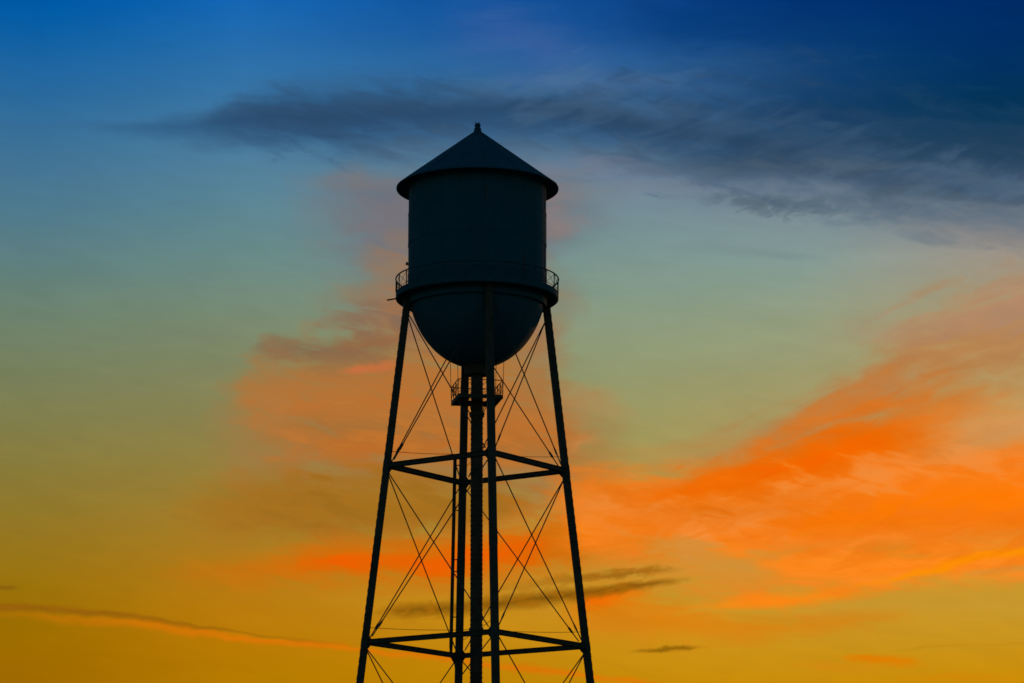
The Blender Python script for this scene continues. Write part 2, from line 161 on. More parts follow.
     [(0.5669, 0.2378, 0.00675, 0.00675, 0), (0.5784, 0.2355, 0.0135, 0.01576, 0.9), (0.5974, 0.2421, 0.01125, 0.0135, 0.6), (0.6245, 0.2485, 0.00563, 0.00563, 0)]),
    ('small ember', (226, 122, 8), 1.4, 0, 'f',
     [(0.7512, 0.172, 0.00338, 0.00338, 0), (0.7678, 0.1705, 0.00788, 0.00788, 0.9), (0.7843, 0.1658, 0.00788, 0.00675, 0.7), (0.8041, 0.162, 0.0045, 0.0045, 0)]),
    ('low ember right', (214, 132, 14), 1.2, 0, 'f',
     [(0.7774, 0.1483, 0.0045, 0.0045, 0), (0.817, 0.1474, 0.00675, 0.00675, 0.5), (0.8433, 0.1456, 0.00563, 0.00563, 0.3), (0.8629, 0.1439, 0.0045, 0.0045, 0)]),
    ('low ember left', (216, 130, 24), 1.2, 0, 'f',
     [(0.7044, 0.1629, 0.0045, 0.0045, 0), (0.7377, 0.1601, 0.009, 0.009, 0.45), (0.7577, 0.1575, 0.009, 0.009, 0.3), (0.7842, 0.1569, 0.0045, 0.0045, 0)]),
    ('faint line', (176, 128, 20), 1.2, 0.0, 's',
     [(0.7646, 0.1772, 0.00169, 0.00169, 0), (0.8045, 0.1807, 0.00225, 0.00225, 0.3), (0.8375, 0.183, 0.00225, 0.00225, 0.2), (0.8769, 0.185, 0.00225, 0.00225, 0.3)]),
    ('peach wisps', ((250, 150, 76), (236, 142, 70)), 2.6, 0, 'm',
     [(0.5569, 0.3419, 0.0135, 0.01576, 0.0), (0.5978, 0.3338, 0.03376, 0.03826, 0.6), (0.6521, 0.3129, 0.02926, 0.03151, 0.6), (0.7067, 0.3453, 0.03376, 0.03601, 0.54), (0.7611, 0.3682, 0.02476, 0.02701, 0.6), (0.8151, 0.3839, 0.01801, 0.02026, 0.6), (0.8817, 0.3829, 0.01576, 0.01801, 0.48)]),
    ('burnt wisps', ((226, 104, 8), (236, 112, 20)), 2.6, 0, 'n',
     [(0.5568, 0.3027, 0.01576, 0.01801, 0), (0.6114, 0.3246, 0.03376, 0.03826, 0.5), (0.6796, 0.3459, 0.03826, 0.04502, 0.5), (0.7468, 0.3219, 0.04051, 0.04952, 0.45), (0.8136, 0.3085, 0.04051, 0.04502, 0.4), (0.8798, 0.3058, 0.03376, 0.03826, 0.4)]),
    ('olive gaps', ((206, 142, 56), (198, 140, 60)), 2.0, 0, 'm',
     [(0.5841, 0.3025, 0.009, 0.01125, 0.0), (0.6248, 0.2954, 0.01801, 0.02026, 0.6), (0.6788, 0.2789, 0.01576, 0.01801, 0.72), (0.7194, 0.2892, 0.01125, 0.01125, 0.36), (0.7599, 0.2992, 0.00675, 0.00675, 0.0)]),
    ('dark slip', ((112, 74, 16), (158, 98, 18)), 0.8, 0.1, 'w',
     [(0.4281, 0.2218, 0.00675, 0.009, 0), (0.4483, 0.2242, 0.01013, 0.01238, 0.8), (0.4889, 0.23, 0.01238, 0.0135, 0.85), (0.5296, 0.2368, 0.01013, 0.0135, 0.9), (0.5635, 0.2412, 0.01013, 0.01125, 0.92), (0.5974, 0.2488, 0.00788, 0.009, 0.9), (0.6211, 0.2552, 0.00563, 0.00675, 0.75), (0.6448, 0.2583, 0.0045, 0.0045, 0)]),
    ('dark slip upper', ((134, 84, 18), (166, 100, 24)), 1.8, 0, 'w',
     [(0.4957, 0.2445, 0.0045, 0.0045, 0), (0.5432, 0.2535, 0.00563, 0.00563, 0.35), (0.5737, 0.2612, 0.00563, 0.00675, 0.75), (0.5975, 0.2644, 0.00675, 0.00675, 0.75), (0.6178, 0.2675, 0.00675, 0.00563, 0.7), (0.6416, 0.2706, 0.00338, 0.00338, 0)]),
    ('tiny dark cloud', (134, 92, 14), 0.9, 0, 'w',
     [(0.6078, 0.1774, 0.00225, 0.00225, 0), (0.624, 0.1806, 0.0045, 0.0045, 0.9), (0.6375, 0.1827, 0.0045, 0.0045, 0.95), (0.6496, 0.1837, 0.00169, 0.00169, 0)]),
    ('tiny left cloud', (134, 92, 22), 0.8, 0.0, 's',
     [(0.1674, 0.2441, 0.0045, 0.0045, 0.9), (0.1838, 0.2425, 0.00338, 0.00338, 0.8), (0.1963, 0.2419, 0.00169, 0.00169, 0)]),
    ('contrail glow', ((226, 118, 14), (212, 116, 14)), 1.0, 0.1, 'f',
     [(0.168, 0.2178, 0.00563, 0.00563, 0.1), (0.2207, 0.213, 0.00675, 0.00788, 0.35), (0.2806, 0.2037, 0.00675, 0.009, 0.7), (0.3476, 0.1918, 0.00675, 0.00675, 0.9), (0.4014, 0.1837, 0.00563, 0.00563, 0.95), (0.4486, 0.1741, 0.00563, 0.00563, 0.9), (0.5026, 0.1644, 0.00563, 0.00563, 0.9), (0.5565, 0.1566, 0.00675, 0.00675, 0.95), (0.6103, 0.1441, 0.00675, 0.00675, 0.8), (0.6505, 0.1327, 0.00675, 0.00675, 0)]),
    ('contrail dark', ((140, 90, 20), (156, 98, 20)), 1.2, 0.05, 'f',
     [(0.1678, 0.2255, 0.00563, 0.00788, 0.85), (0.2073, 0.2214, 0.00563, 0.00788, 0.85), (0.2471, 0.2171, 0.0045, 0.00563, 0.8), (0.2938, 0.2084, 0.0045, 0.0045, 0.65), (0.3408, 0.1994, 0.00338, 0.00338, 0.5), (0.3879, 0.1902, 0.00338, 0.00338, 0.25), (0.4216, 0.1839, 0.00225, 0.00225, 0)]),
]

W = D.worlds.new('World')
W.use_nodes = True
NT = W.node_tree
NT.nodes.clear()
LK = NT.links


def nd(t, **kw):
    n = NT.nodes.new(t)
    for k, v in kw.items():
        setattr(n, k, v)
    return n


def put(sock, v):
    if hasattr(v, 'links') or hasattr(v, 'is_linked'):
        LK.new(v, sock)
    else:
        sock.default_value = v


def mth(op, a, b=0.0, c=None, clamp=False):
    n = nd('ShaderNodeMath', operation=op, use_clamp=clamp)
    put(n.inputs[0], a)
    put(n.inputs[1], b)
    if c is not None:
        put(n.inputs[2], c)
    return n.outputs[0]


def rng(x, a, b, c=0.0, d=1.0, smooth=True):
    n = nd('ShaderNodeMapRange', interpolation_type='SMOOTHSTEP' if smooth else 'LINEAR')
    put(n.inputs['Value'], x)
    for k, v in (('From Min', a), ('From Max', b), ('To Min', c), ('To Max', d)):
        n.inputs[k].default_value = v
    return n.outputs['Result']


def ramp(x, stops, interp='LINEAR'):
    n = nd('ShaderNodeValToRGB')
    cr = n.color_ramp
    cr.interpolation = interp
    stops = sorted(stops, key=lambda s: s[0])
    while len(cr.elements) > 1:
        cr.elements.remove(cr.elements[-1])
    cr.elements[0].position = min(max(stops[0][0], 0), 1)
    cr.elements[0].color = stops[0][1]
    for p, c in stops[1:]:
        e = cr.elements.new(min(max(p, 0), 1))
        e.color = c
    put(n.inputs[0], x)
    return n


def mixc(f, a, b):
    n = nd('ShaderNodeMix', data_type='RGBA')
    put(n.inputs[0], f)
    put(n.inputs[6], a)
    put(n.inputs[7], b)
    return n.outputs[2]


def comb(x, y, z=0.0):
    n = nd('ShaderNodeCombineXYZ')
    put(n.inputs[0], x)
    put(n.inputs[1], y)
    put(n.inputs[2], z)
    return n.outputs[0]


def noise(vec, scale, detail, rough=0.55, dist=0.0):
    n = nd('ShaderNodeTexNoise')
    n.inputs['Scale'].default_value = scale
    n.inputs['Detail'].default_value = detail
    n.inputs['Roughness'].default_value = rough
    n.inputs['Distortion'].default_value = dist
    LK.new(vec, n.inputs['Vector'])
    return n


def c4(c):
    return (c[0] / 255.0, c[1] / 255.0, c[2] / 255.0, 1.0)


tc = nd('ShaderNodeTexCoord')
sep = nd('ShaderNodeSeparateXYZ')
LK.new(tc.outputs['Generated'], sep.inputs[0])
DX, DY, DZ = sep.outputs
az = mth('MULTIPLY', mth('ARCTAN2', DX, DY), 180 / PI)
el = mth('MULTIPLY', mth('ARCSINE', DZ), 180 / PI)

# wind-drawn warp of the cloud field
wv = comb(mth('MULTIPLY', az, 0.16), mth('ADD', mth('MULTIPLY', el, 0.42), mth('MULTIPLY', az, -0.03)))
wn = noise(wv, 1.0, 5.0, 0.6)
wsep = nd('ShaderNodeSeparateColor')
LK.new(wn.outputs['Color'], wsep.inputs[0])
fv = comb(mth('MULTIPLY', az, 0.9), mth('MULTIPLY', el, 1.5), 4.0)
fn = noise(fv, 1.0, 6.0, 0.62, 0.4)
fsep = nd('ShaderNodeSeparateColor')
LK.new(fn.outputs['Color'], fsep.inputs[0])
azw = mth('ADD', az, mth('ADD', mth('MULTIPLY', mth('SUBTRACT', wsep.outputs[0], 0.5), 1.0),
                         mth('MULTIPLY', mth('SUBTRACT', fsep.outputs[0], 0.5), 1.5)))
elw = mth('ADD', el, mth('ADD', mth('MULTIPLY', mth('SUBTRACT', wsep.outputs[1], 0.5), 0.25),
                         mth('MULTIPLY', mth('SUBTRACT', fsep.outputs[1], 0.5), 0.22)))
U0 = mth('DIVIDE', mth('ADD', az, 15.0), 30.0)
V0 = mth('DIVIDE', mth('SUBTRACT', el, 3.0), 18.0)
U = mth('DIVIDE', mth('ADD', azw, 15.0), 30.0)
V = mth('DIVIDE', mth('SUBTRACT', elw, 3.0), 18.0)

# noise fields: s soft streaks, f fibrous streaks, w small ragged wisps
N = {}
vs = comb(mth('MULTIPLY', az, 0.30), mth('SUBTRACT', mth('MULTIPLY', el, 1.35), mth('MULTIPLY', az, 0.10)), 1.0)
N['s'] = mth('SUBTRACT', noise(vs, 1.0, 6.0, 0.58, 0.3).outputs['Fac'], 0.5)
vf = comb(mth('MULTIPLY', az, 0.60), mth('ADD', mth('MULTIPLY', el, 3.0), mth('MULTIPLY', az, 0.12)), 7.0)
N['f'] = mth('SUBTRACT', noise(vf, 1.0, 7.0, 0.62, 0.5).outputs['Fac'], 0.5)
vw = comb(mth('MULTIPLY', az, 2.6), mth('SUBTRACT', mth('MULTIPLY', el, 5.0), mth('MULTIPLY', az, 1.0)), 3.0)
vm = comb(mth('MULTIPLY', az, 0.8), mth('ADD', mth('MULTIPLY', el, 2.9), mth('MULTIPLY', az, 0.55)), 11.0)
N['m'] = mth('SUBTRACT', noise(vm, 1.0, 7.0, 0.57, 0.5).outputs['Fac'], 0.5)
vn = comb(mth('MULTIPLY', az, 0.75), mth('SUBTRACT', mth('MULTIPLY', el, 2.6), mth('MULTIPLY', az, 0.7)), 19.0)
N['n'] = mth('SUBTRACT', noise(vn, 1.0, 7.0, 0.57, 0.5).outputs['Fac'], 0.5)
N['w'] = mth('SUBTRACT', noise(vw, 1.0, 6.0, 0.6, 0.4).outputs['Fac'], 0.5)

# clear sky
cols = [ramp(V0, [(p, c4(c)) for p, c in st], 'LINEAR').outputs['Color'] for _, st in CLEAR_SKY]
sky = cols[0]
for i in range(1, len(cols)):
    sky = mixc(rng(U0, CLEAR_SKY[i - 1][0], CLEAR_SKY[i][0], smooth=False), sky, cols[i])

# one shared group lays a cloud band over the sky behind it
CG = D.node_groups.new('cloud_layer', 'ShaderNodeTree')
for nm, ty in (('Sky', 'NodeSocketColor'), ('V', 'NodeSocketFloat'), ('Band', 'NodeSocketColor'), ('Strength', 'NodeSocketFloat'),
               ('Noise', 'NodeSocketFloat'), ('Rag', 'NodeSocketFloat'), ('Core', 'NodeSocketFloat'),
               ('Tone A', 'NodeSocketColor'), ('Tone B', 'NodeSocketColor')):
    CG.interface.new_socket(nm, in_out='INPUT', socket_type=ty)
CG.interface.new_socket('Sky', in_out='OUTPUT', socket_type='NodeSocketColor')
main_nt, main_lk = NT, LK
NT, LK = CG, CG.links
gi, go = nd('NodeGroupInput'), nd('NodeGroupOutput')
I = gi.outputs
sp = nd('ShaderNodeSeparateColor')
LK.new(I['Band'], sp.inputs[0])
dv = mth('SUBTRACT', I['V'], sp.outputs[0])
up = mth('DIVIDE', dv, sp.outputs[1])
dn = mth('DIVIDE', dv, mth('MULTIPLY', sp.outputs[2], -1.0))
rr = mth('MULTIPLY_ADD', I['Noise'], I['Rag'], mth('MAXIMUM', up, dn))
mr = nd('ShaderNodeMapRange', interpolation_type='SMOOTHSTEP')
LK.new(rr, mr.inputs['Value'])
mr.inputs['From Min'].default_value = 1.15
LK.new(I['Core'], mr.inputs['From Max'])
m_ = mth('MULTIPLY', mr.outputs['Result'], I['Strength'], clamp=True)
cc = mixc(rng(I['Noise'], -0.16, 0.16), I['Tone A'], I['Tone B'])
LK.new(mixc(m_, I['Sky'], cc), go.inputs[0])
NT, LK = main_nt, main_lk

for name, colr, amp, r0, nk, stops in CLOUDS:
    r = ramp(U, [(p, (v, up, dn, s)) for p, v, up, dn, s in stops], 'LINEAR')
    gn = nd('ShaderNodeGroup')
    gn.node_tree = CG
    gn.label = name
    two = colr if isinstance(colr[0], tuple) else (colr, colr)
    gn.inputs['Tone A'].default_value = c4(two[0])
    gn.inputs['Tone B'].default_value = c4(two[1])
    gn.inputs['Rag'].default_value = -2.0 * amp
    gn.inputs['Core'].default_value = r0 * 0.8 - 0.1
    LK.new(sky, gn.inputs['Sky'])
    LK.new(V, gn.inputs['V'])
    LK.new(r.outputs['Color'], gn.inputs['Band'])
    LK.new(r.outputs['Alpha'], gn.inputs['Strength'])
    LK.new(N[nk], gn.inputs['Noise'])
    sky = gn.outputs[0]

# faint overall streak modulation, as thin high cloud everywhere
mod = mth('ADD', 1.0, mth('ADD', mth('MULTIPLY', N['m'], 0.07), mth('MULTIPLY', N['s'], 0.05)))
sc = nd('ShaderNodeVectorMath', operation='SCALE')
LK.new(sky, sc.inputs[0])
LK.new(mod, sc.inputs['Scale'])
gm = nd('ShaderNodeGamma')
gm.inputs[1].default_value = 2.2
LK.new(sc.outputs[0], gm.inputs[0])

# the rest of the sky: clear dusk sky away from the afterglow
ns = nd('ShaderNodeTexSky', sky_type='NISHITA')
ns.sun_disc = False
ns.sun_elevation = SUN_EL
ns.sun_rotation = SUN_AZ
ns.altitude = 200.0
ns.dust_density = 1.0
nsc = nd('ShaderNodeVectorMath', operation='SCALE')
nsc.inputs['Scale'].default_value = 0.13
tint = nd('ShaderNodeVectorMath', operation='MULTIPLY')
tint.inputs[1].default_value = (0.25, 1.0, 1.25)      # the cold grade of the dusk sky
LK.new(ns.outputs['Color'], tint.inputs[0])
LK.new(tint.outputs[0], nsc.inputs[0])
side = rng(mth('ABSOLUTE', az), 22.0, 60.0)
high = rng(el, 24.0, 45.0)
away = mth('MAXIMUM', side, high)
final = mixc(away, gm.outputs[0], nsc.outputs[0])
bg = nd('ShaderNodeBackground')
LK.new(final, bg.inputs['Color'])
bg.inputs['Strength'].default_value = 1.0
wo = nd('ShaderNodeOutputWorld')
LK.new(bg.outputs[0], wo.inputs['Surface'])
SC.world = W
W.cycles.sampling_method = 'MANUAL'
W.cycles.sample_map_resolution = 512


# ------------------------------------------------------------------ materials
def material(name, base, rough=0.6, metallic=0.0, var=0.25, scale=2.0, rust=0.0, bump=0.0, streak=False):
    m = D.materials.new(name)
    m.use_nodes = True
    nt = m.node_tree
    bs = nt.nodes['Principled BSDF']
    bs.inputs['Roughness'].default_value = rough
    bs.inputs['Metallic'].default_value = metallic
    bs.inputs['Specular IOR Level'].default_value = 0.15
    t = nt.nodes.new('ShaderNodeTexCoord')
    mp = nt.nodes.new('ShaderNodeMapping')
    mp.inputs['Scale'].default_value = (1, 1, 0.22) if streak else (1, 1, 1)
    nt.links.new(t.outputs['Object'], mp.inputs[0])
    n = nt.nodes.new('ShaderNodeTexNoise')
    n.inputs['Scale'].default_value = scale
    n.inputs['Detail'].default_value = 8
    n.inputs['Roughness'].default_value = 0.65
    nt.links.new(mp.outputs[0], n.inputs['Vector'])
    cr = nt.nodes.new('ShaderNodeValToRGB')
    cr.color_ramp.elements[0].position = 0.3
    cr.color_ramp.elements[1].position = 0.7
    cr.color_ramp.elements[0].color = tuple(c * (1 - var) for c in base) + (1,)
    cr.color_ramp.elements[1].color = tuple(c * (1 + var) for c in base) + (1,)
    nt.links.new(n.outputs['Fac'], cr.inputs[0])
    out = cr.outputs[0]
    if rust > 0:
        n2 = nt.nodes.new('ShaderNodeTexNoise')
        n2.inputs['Scale'].default_value = scale * 0.7
        n2.inputs['Detail'].default_value = 10
        n2.inputs['Roughness'].default_value = 0.7
        nt.links.new(mp.outputs[0], n2.inputs['Vector'])
        r2 = nt.nodes.new('ShaderNodeMapRange')
        r2.inputs['From Min'].default_value = 0.62 - rust * 0.2
        r2.inputs['From Max'].default_value = 0.72 - rust * 0.1
        nt.links.new(n2.outputs['Fac'], r2.inputs['Value'])
        mx = nt.nodes.new('ShaderNodeMix')
        mx.data_type = 'RGBA'
        nt.links.new(r2.outputs[0], mx.inputs[0])
        nt.links.new(out, mx.inputs[6])
        mx.inputs[7].default_value = (0.09, 0.035, 0.015, 1)
        out = mx.outputs[2]
    nt.links.new(out, bs.inputs['Base Color'])
    if bump:
        bp = nt.nodes.new('ShaderNodeBump')
        bp.inputs['Strength'].default_value = bump
        bp.inputs['Distance'].default_value = 0.02
        nt.links.new(n.outputs['Fac'], bp.inputs['Height'])
        nt.links.new(bp.outputs[0], bs.inputs['Normal'])
    return m


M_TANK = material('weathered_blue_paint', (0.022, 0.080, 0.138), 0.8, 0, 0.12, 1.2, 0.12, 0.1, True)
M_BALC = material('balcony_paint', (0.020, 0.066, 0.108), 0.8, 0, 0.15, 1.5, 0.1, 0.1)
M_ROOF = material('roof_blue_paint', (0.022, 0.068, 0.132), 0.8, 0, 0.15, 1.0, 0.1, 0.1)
M_STEEL = material('dark_painted_steel', (0.12, 0.050, 0.048), 0.75, 0, 0.3, 3.0, 0.5, 0.1)
M_RISER = material('dark_riser_steel', (0.15, 0.048, 0.040), 0.8, 0, 0.3, 2.0, 0.5, 0.1)
M_ROD = material('weathered_rod_steel', (0.09, 0.06, 0.06), 0.8, 0, 0.3, 3.0, 0.3)
M_CONC = material('weathered_concrete', (0.28, 0.27, 0.25), 0.9, 0, 0.2, 3.0, 0, 0.3)
M_GRASS = material('dry_grass_ground', (0.20, 0.18, 0.10), 0.95, 0, 0.45, 0.35, 0, 0.3)
M_GLASS = material('lamp_glass', (0.25, 0.25, 0.25), 0.2, 0, 0.05, 3.0)


# ------------------------------------------------------------------ mesh helpers
class Mesh:
    def __init__(self):
        self.bm = bmesh.new()

    def box(self, c, sx, sy, sz, ax=(1, 0, 0), ay=(0, 1, 0), az_=(0, 0, 1)):
        c, ax, ay, az_ = map(Vector, (c, ax, ay, az_))
        vs_ = []
        for k in (-1, 1):
            for i, j in ((-1, -1), (1, -1), (1, 1), (-1, 1)):
                vs_.append(self.bm.verts.new(c + ax * (i * sx / 2) + ay * (j * sy / 2) + az_ * (k * sz / 2)))
        for q in ((3, 2, 1, 0), (4, 5, 6, 7), (0, 1, 5, 4), (1, 2, 6, 5), (2, 3, 7, 6), (3, 0, 4, 7)):
            self.bm.faces.new([vs_[i] for i in q])

    def bar(self, a, b, w, h, up=(0, 0, 1)):
        """box from a to b; w across, h along up"""
        a, b = Vector(a), Vector(b)
        t = (b - a).normalized()
        s = t.cross(Vector(up)).normalized()
        u = s.cross(t)
        self.box((a + b) / 2, w, h, (b - a).length, s, u, t)

    def tube(self, pts, r, n=10, caps=True):
        pts = [Vector(p) for p in pts]
        rings = []
        for i, p in enumerate(pts):
            t = (pts[min(i + 1, len(pts) - 1)] - pts[max(i - 1, 0)]).normalized()
            ref = Vector((0, 0, 1)) if abs(t.z) < 0.9 else Vector((1, 0, 0))
            s = t.cross(ref).normalized()
            u = s.cross(t)
            rad = r[i] if isinstance(r, (list, tuple)) else r
            rings.append([self.bm.verts.new(p + (s * math.cos(2 * PI * k / n) + u * math.sin(2 * PI * k / n)) * rad)
                          for k in range(n)])
        for a, b in zip(rings, rings[1:]):
            for k in range(n):
                self.bm.faces.new((a[k], a[(k + 1) % n], b[(k + 1) % n], b[k]))
        if caps:
            self.bm.faces.new(rings[0])
            self.bm.faces.new(rings[-1][::-1])

    def ring_tube(self, R, z, r, n=128, m=8):
        rings = []
        for i in range(n):
            a = 2 * PI * i / n
            d = Vector((math.cos(a), math.sin(a), 0))
            rings.append([self.bm.verts.new(d * (R + r * math.cos(2 * PI * k / m)) + Vector((0, 0, z + r * math.sin(2 * PI * k / m))))
                          for k in range(m)])
        for i in range(n):
            a, b = rings[i], rings[(i + 1) % n]
            for k in range(m):
                self.bm.faces.new((a[k], b[k], b[(k + 1) % m], a[(k + 1) % m]))

    def lathe(self, prof, n=128, closed=False):
        """prof: list of (r, z); r == 0 closes to a pole"""
        rings = []
        for r, z in prof:
            if r <= 1e-6:
                rings.append([self.bm.verts.new((0, 0, z))])
            else:
                rings.append([self.bm.verts.new((r * math.cos(2 * PI * k / n), r * math.sin(2 * PI * k / n), z)) for k in range(n)])
        pairs = list(zip(rings, rings[1:]))
        if closed:
            pairs.append((rings[-1], rings[0]))
        for a, b in pairs:
            for k in range(n):
                k2 = (k + 1) % n
                if len(a) == 1 and len(b) > 1:
                    self.bm.faces.new((a[0], b[k2], b[k]))
                elif len(b) == 1 and len(a) > 1:
                    self.bm.faces.new((a[k], a[k2], b[0]))
                else:
                    self.bm.faces.new((a[k], a[k2], b[k2], b[k]))

    def plate(self, poly, normal, th):
        """flat polygon given thickness along its normal"""
        nrm = Vector(normal).normalized() * th / 2
        a = [self.bm.verts.new(Vector(p) + nrm) for p in poly]
        b = [self.bm.verts.new(Vector(p) - nrm) for p in poly]
        self.bm.faces.new(a)
        self.bm.faces.new(b[::-1])
        for k in range(len(a)):
            k2 = (k + 1) % len(a)
            self.bm.faces.new((a[k], b[k], b[k2], a[k2]))

    def build(self, name, mat, parent=None, smooth=False):
        bmesh.ops.recalc_face_normals(self.bm, faces=self.bm.faces)
        me = D.meshes.new(name)
        self.bm.to_mesh(me)
        self.bm.free()
        me.materials.append(mat)
        if smooth:
            for p in me.polygons:
                p.use_smooth = True
            me.set_sharp_from_angle(angle=math.radians(32))
        o = D.objects.new(name, me)
        COL.objects.link(o)
        if parent is not None:
            o.parent = parent
        return o


# ------------------------------------------------------------------ ground
g = Mesh()
GN = 60
ext = [-6000 * (abs(t) ** 3) * (1 if t < 0 else -1) for t in [(-1 + 2 * i / GN) for i in range(GN + 1)]]
grid = []
for yy in ext:
    row = []
    for xx in ext:
        dd = math.hypot(xx, yy)
        hgt = 0.0 if dd < 20 else 0.25 * math.sin(xx * 0.05) * math.cos(yy * 0.043) * min(1, (dd - 20) / 40)
        row.append(g.bm.verts.new((xx, yy, hgt)))
    grid.append(row)
for j in range(GN):
    for i in range(GN):
        g.bm.faces.new((grid[j][i], grid[j][i + 1], grid[j + 1][i + 1], grid[j + 1][i]))
ground = g.build('ground', M_GRASS)
ground['kind'] = 'structure'
ground['label'] = 'dry grassy ground under the water tower'

# ------------------------------------------------------------------ water tower
TW = D.objects.new('water_tower', None)
COL.objects.link(TW)
TW.location = (0, 0, 0)
TW['label'] = 'tall dark elevated water tower with conical roof standing on four braced legs'
TW['category'] = 'water tower'

AL = 0.16053                                   # how far the tower is turned
FAR = Vector((-math.sin(AL), math.cos(AL), 0))
RIGHT = Vector((math.cos(AL), math.sin(AL), 0))
DIRS = [-FAR, RIGHT, FAR, -RIGHT]              # leg directions
LV = [25.803, 17.043, 8.30]                    # strut levels
Z_TOP = 34.40
UPV = Vector((0, 0, 1))


def leg_r(z):
    return 5.495 + (17.043 - z) * 0.1134


RT = 3.5
Z_EAVE = 40.20
Z_WALL0 = 35.0

# tank wall in lapped plate courses
t = Mesh()
prof = []
courses = [34.0, 35.6, 37.18, 38.77, 40.42]
for i in range(4):
    r = RT - (0.012 if i % 2 else 0.0)
    prof += [(r, courses[i]), (r, courses[i + 1] - 0.0)]
t.lathe(prof, 160)
for i in range(4):
    for k in range(10):
        a = 2 * PI * (k + 0.5 * (i % 2) + 0.13) / 10
        d = Vector((math.cos(a), math.sin(a), 0))
        t.box(d * (RT - 0.007) + UPV * (courses[i] + courses[i + 1]) / 2, 0.02, 0.11, courses[i + 1] - courses[i] - 0.01,
              d, UPV.cross(d), UPV)
for z in courses[1:-1]:
    t.lathe([(RT - 0.01, z - 0.05), (RT + 0.009, z - 0.05), (RT + 0.009, z + 0.05), (RT - 0.01, z + 0.05)], 160, True)
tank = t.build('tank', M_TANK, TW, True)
# lamp bracket on the wall
l = Mesh()
dl = -RIGHT
dl = Vector((-1, -0.05, 0)).normalized()
l.bar(dl * (RT - 0.02) + UPV * 36.22, dl * (RT + 0.07) + UPV * 36.25, 0.05, 0.05)
l.tube([dl * (RT + 0.05) + UPV * 36.15, dl * (RT + 0.05) + UPV * 36.22, dl * (RT + 0.05) + UPV * 36.31], [0.065, 0.07, 0.03], 12)
l.build('wall_lamp', M_STEEL, tank, True)

# bowl
bw = Mesh()
prof = []
BZ, BB = 35.27, 4.36
for i in range(29):
    a = (PI / 2) * i / 28
    z = BZ - BB * math.sin(a)
    r = (RT - 0.006) * math.cos(a)
    if z <= 34.4:
        prof.append((max(r, 0.0) if i < 28 else 0.0, z))
prof = [((RT - 0.006) * math.sqrt(1 - ((BZ - 34.4) / BB) ** 2), 34.4)] + prof
bw.lathe(prof, 160)
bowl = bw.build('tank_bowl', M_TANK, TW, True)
# roof
RE = 4.12
ZA = 43.33
rf = Mesh()
slope = (ZA - Z_EAVE) / RE
prof = [(0.0, ZA), (RE * 0.35, ZA - slope * RE * 0.35), (RE * 0.7, ZA - slope * RE * 0.7), (RE, Z_EAVE), (RE, Z_EAVE - 0.05),
        (RE - 0.06, Z_EAVE - 0.05), (RE - 0.06, Z_EAVE - 0.01), (RT - 0.05, Z_EAVE + slope * (RE - RT) - 0.04), (RT - 0.25, Z_EAVE + slope * (RE - RT) - 0.04)]
rf.lathe(prof, 160)
for k in range(16):
    a = 2 * PI * (k + 0.35) / 16
    d = Vector((math.cos(a), math.sin(a), 0))
    rf.bar(d * 0.3 + UPV * (ZA - slope * 0.3 + 0.006), d * (RE - 0.01) + UPV * (Z_EAVE + slope * 0.01 + 0.006), 0.07, 0.03)
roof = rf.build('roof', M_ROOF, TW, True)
fi = Mesh()
prof = [(0.23, 43.08), (0.235, 43.16), (0.205, 43.22), (0.17, 43.33), (0.185, 43.35), (0.185, 43.38), (0.125, 43.40), (0.12, 43.46)]
fi.lathe(prof, 32)
prof = [(0.0, 43.69)] + [(0.158 * math.sin(PI * i / 12), 43.54 + 0.15 * math.cos(PI * i / 12)) for i in range(1, 12)] + [(0.0, 43.39)]
fi.lathe(prof, 32)
fi.tube([(-0.10, 0, 43.62), (-0.13, 0, 43.78)], 0.012, 6)
fi.tube([(0.09, 0, 43.62), (0.10, 0, 43.76)], 0.010, 6)
fi.build('finial', M_ROOF, roof, True)

# balcony: walkway and girder round the tank
bl = Mesh()
RO = 4.10
ZF = 34.70
bl.lathe([(RT + 0.02, ZF), (RO, ZF), (RO, ZF - 0.30), (RO - 0.05, ZF - 0.34), (RO - 0.12, ZF - 0.34), (RO - 0.12, ZF - 0.10), (RT + 0.02, ZF - 0.10)], 160, True)
bl.lathe([(RT + 0.03, ZF - 0.11), (RT + 0.10, ZF - 0.11), (RT + 0.10, ZF - 0.36), (RT + 0.03, ZF - 0.36)], 160, True)
for k in range(32):
    a = 2 * PI * (k + 0.5) / 32
    d = Vector((math.cos(a), math.sin(a), 0))
    bl.plate([d * (RT + 0.10) + UPV * (ZF - 0.105), d * (RO - 0.13) + UPV * (ZF - 0.105), d * (RO - 0.13) + UPV * (ZF - 0.30),
              d * (RT + 0.10) + UPV * (ZF - 0.36)], UPV.cross(d), 0.02)
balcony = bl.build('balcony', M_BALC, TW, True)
RR = 4.10
ZR = 35.43
hr = Mesh()
hr.ring_tube(RR, ZR, 0.036)
hr.ring_tube(RR - 0.004, ZF + 0.09, 0.014, 128, 6)
hr.build('handrail', M_BALC, balcony, True)
NP = 28
PA = [2 * PI * (k + 0.42) / NP for k in range(NP)]
po = Mesh()
po.tube([(0, 0, 0.0), (0, 0, ZR - ZF)], 0.026, 8)
post = po.build('railing_post', M_BALC, balcony, True)
for k, a in enumerate(PA):
    o = post if k == 0 else post.copy()
    if k:
        COL.objects.link(o)
    o.location = (RR * math.cos(a), RR * math.sin(a), ZF)
h = 2 * PI / NP
cb = Mesh()
q0 = Vector((RR * math.cos(-h / 2), RR * math.sin(-h / 2), 0))
q1 = Vector((RR * math.cos(h / 2), RR * math.sin(h / 2), 0))
zl, zh = UPV * (ZF + 0.10), UPV * (ZR - 0.03)
cb.tube([q0 + zl, q1 + zh], 0.011, 6)
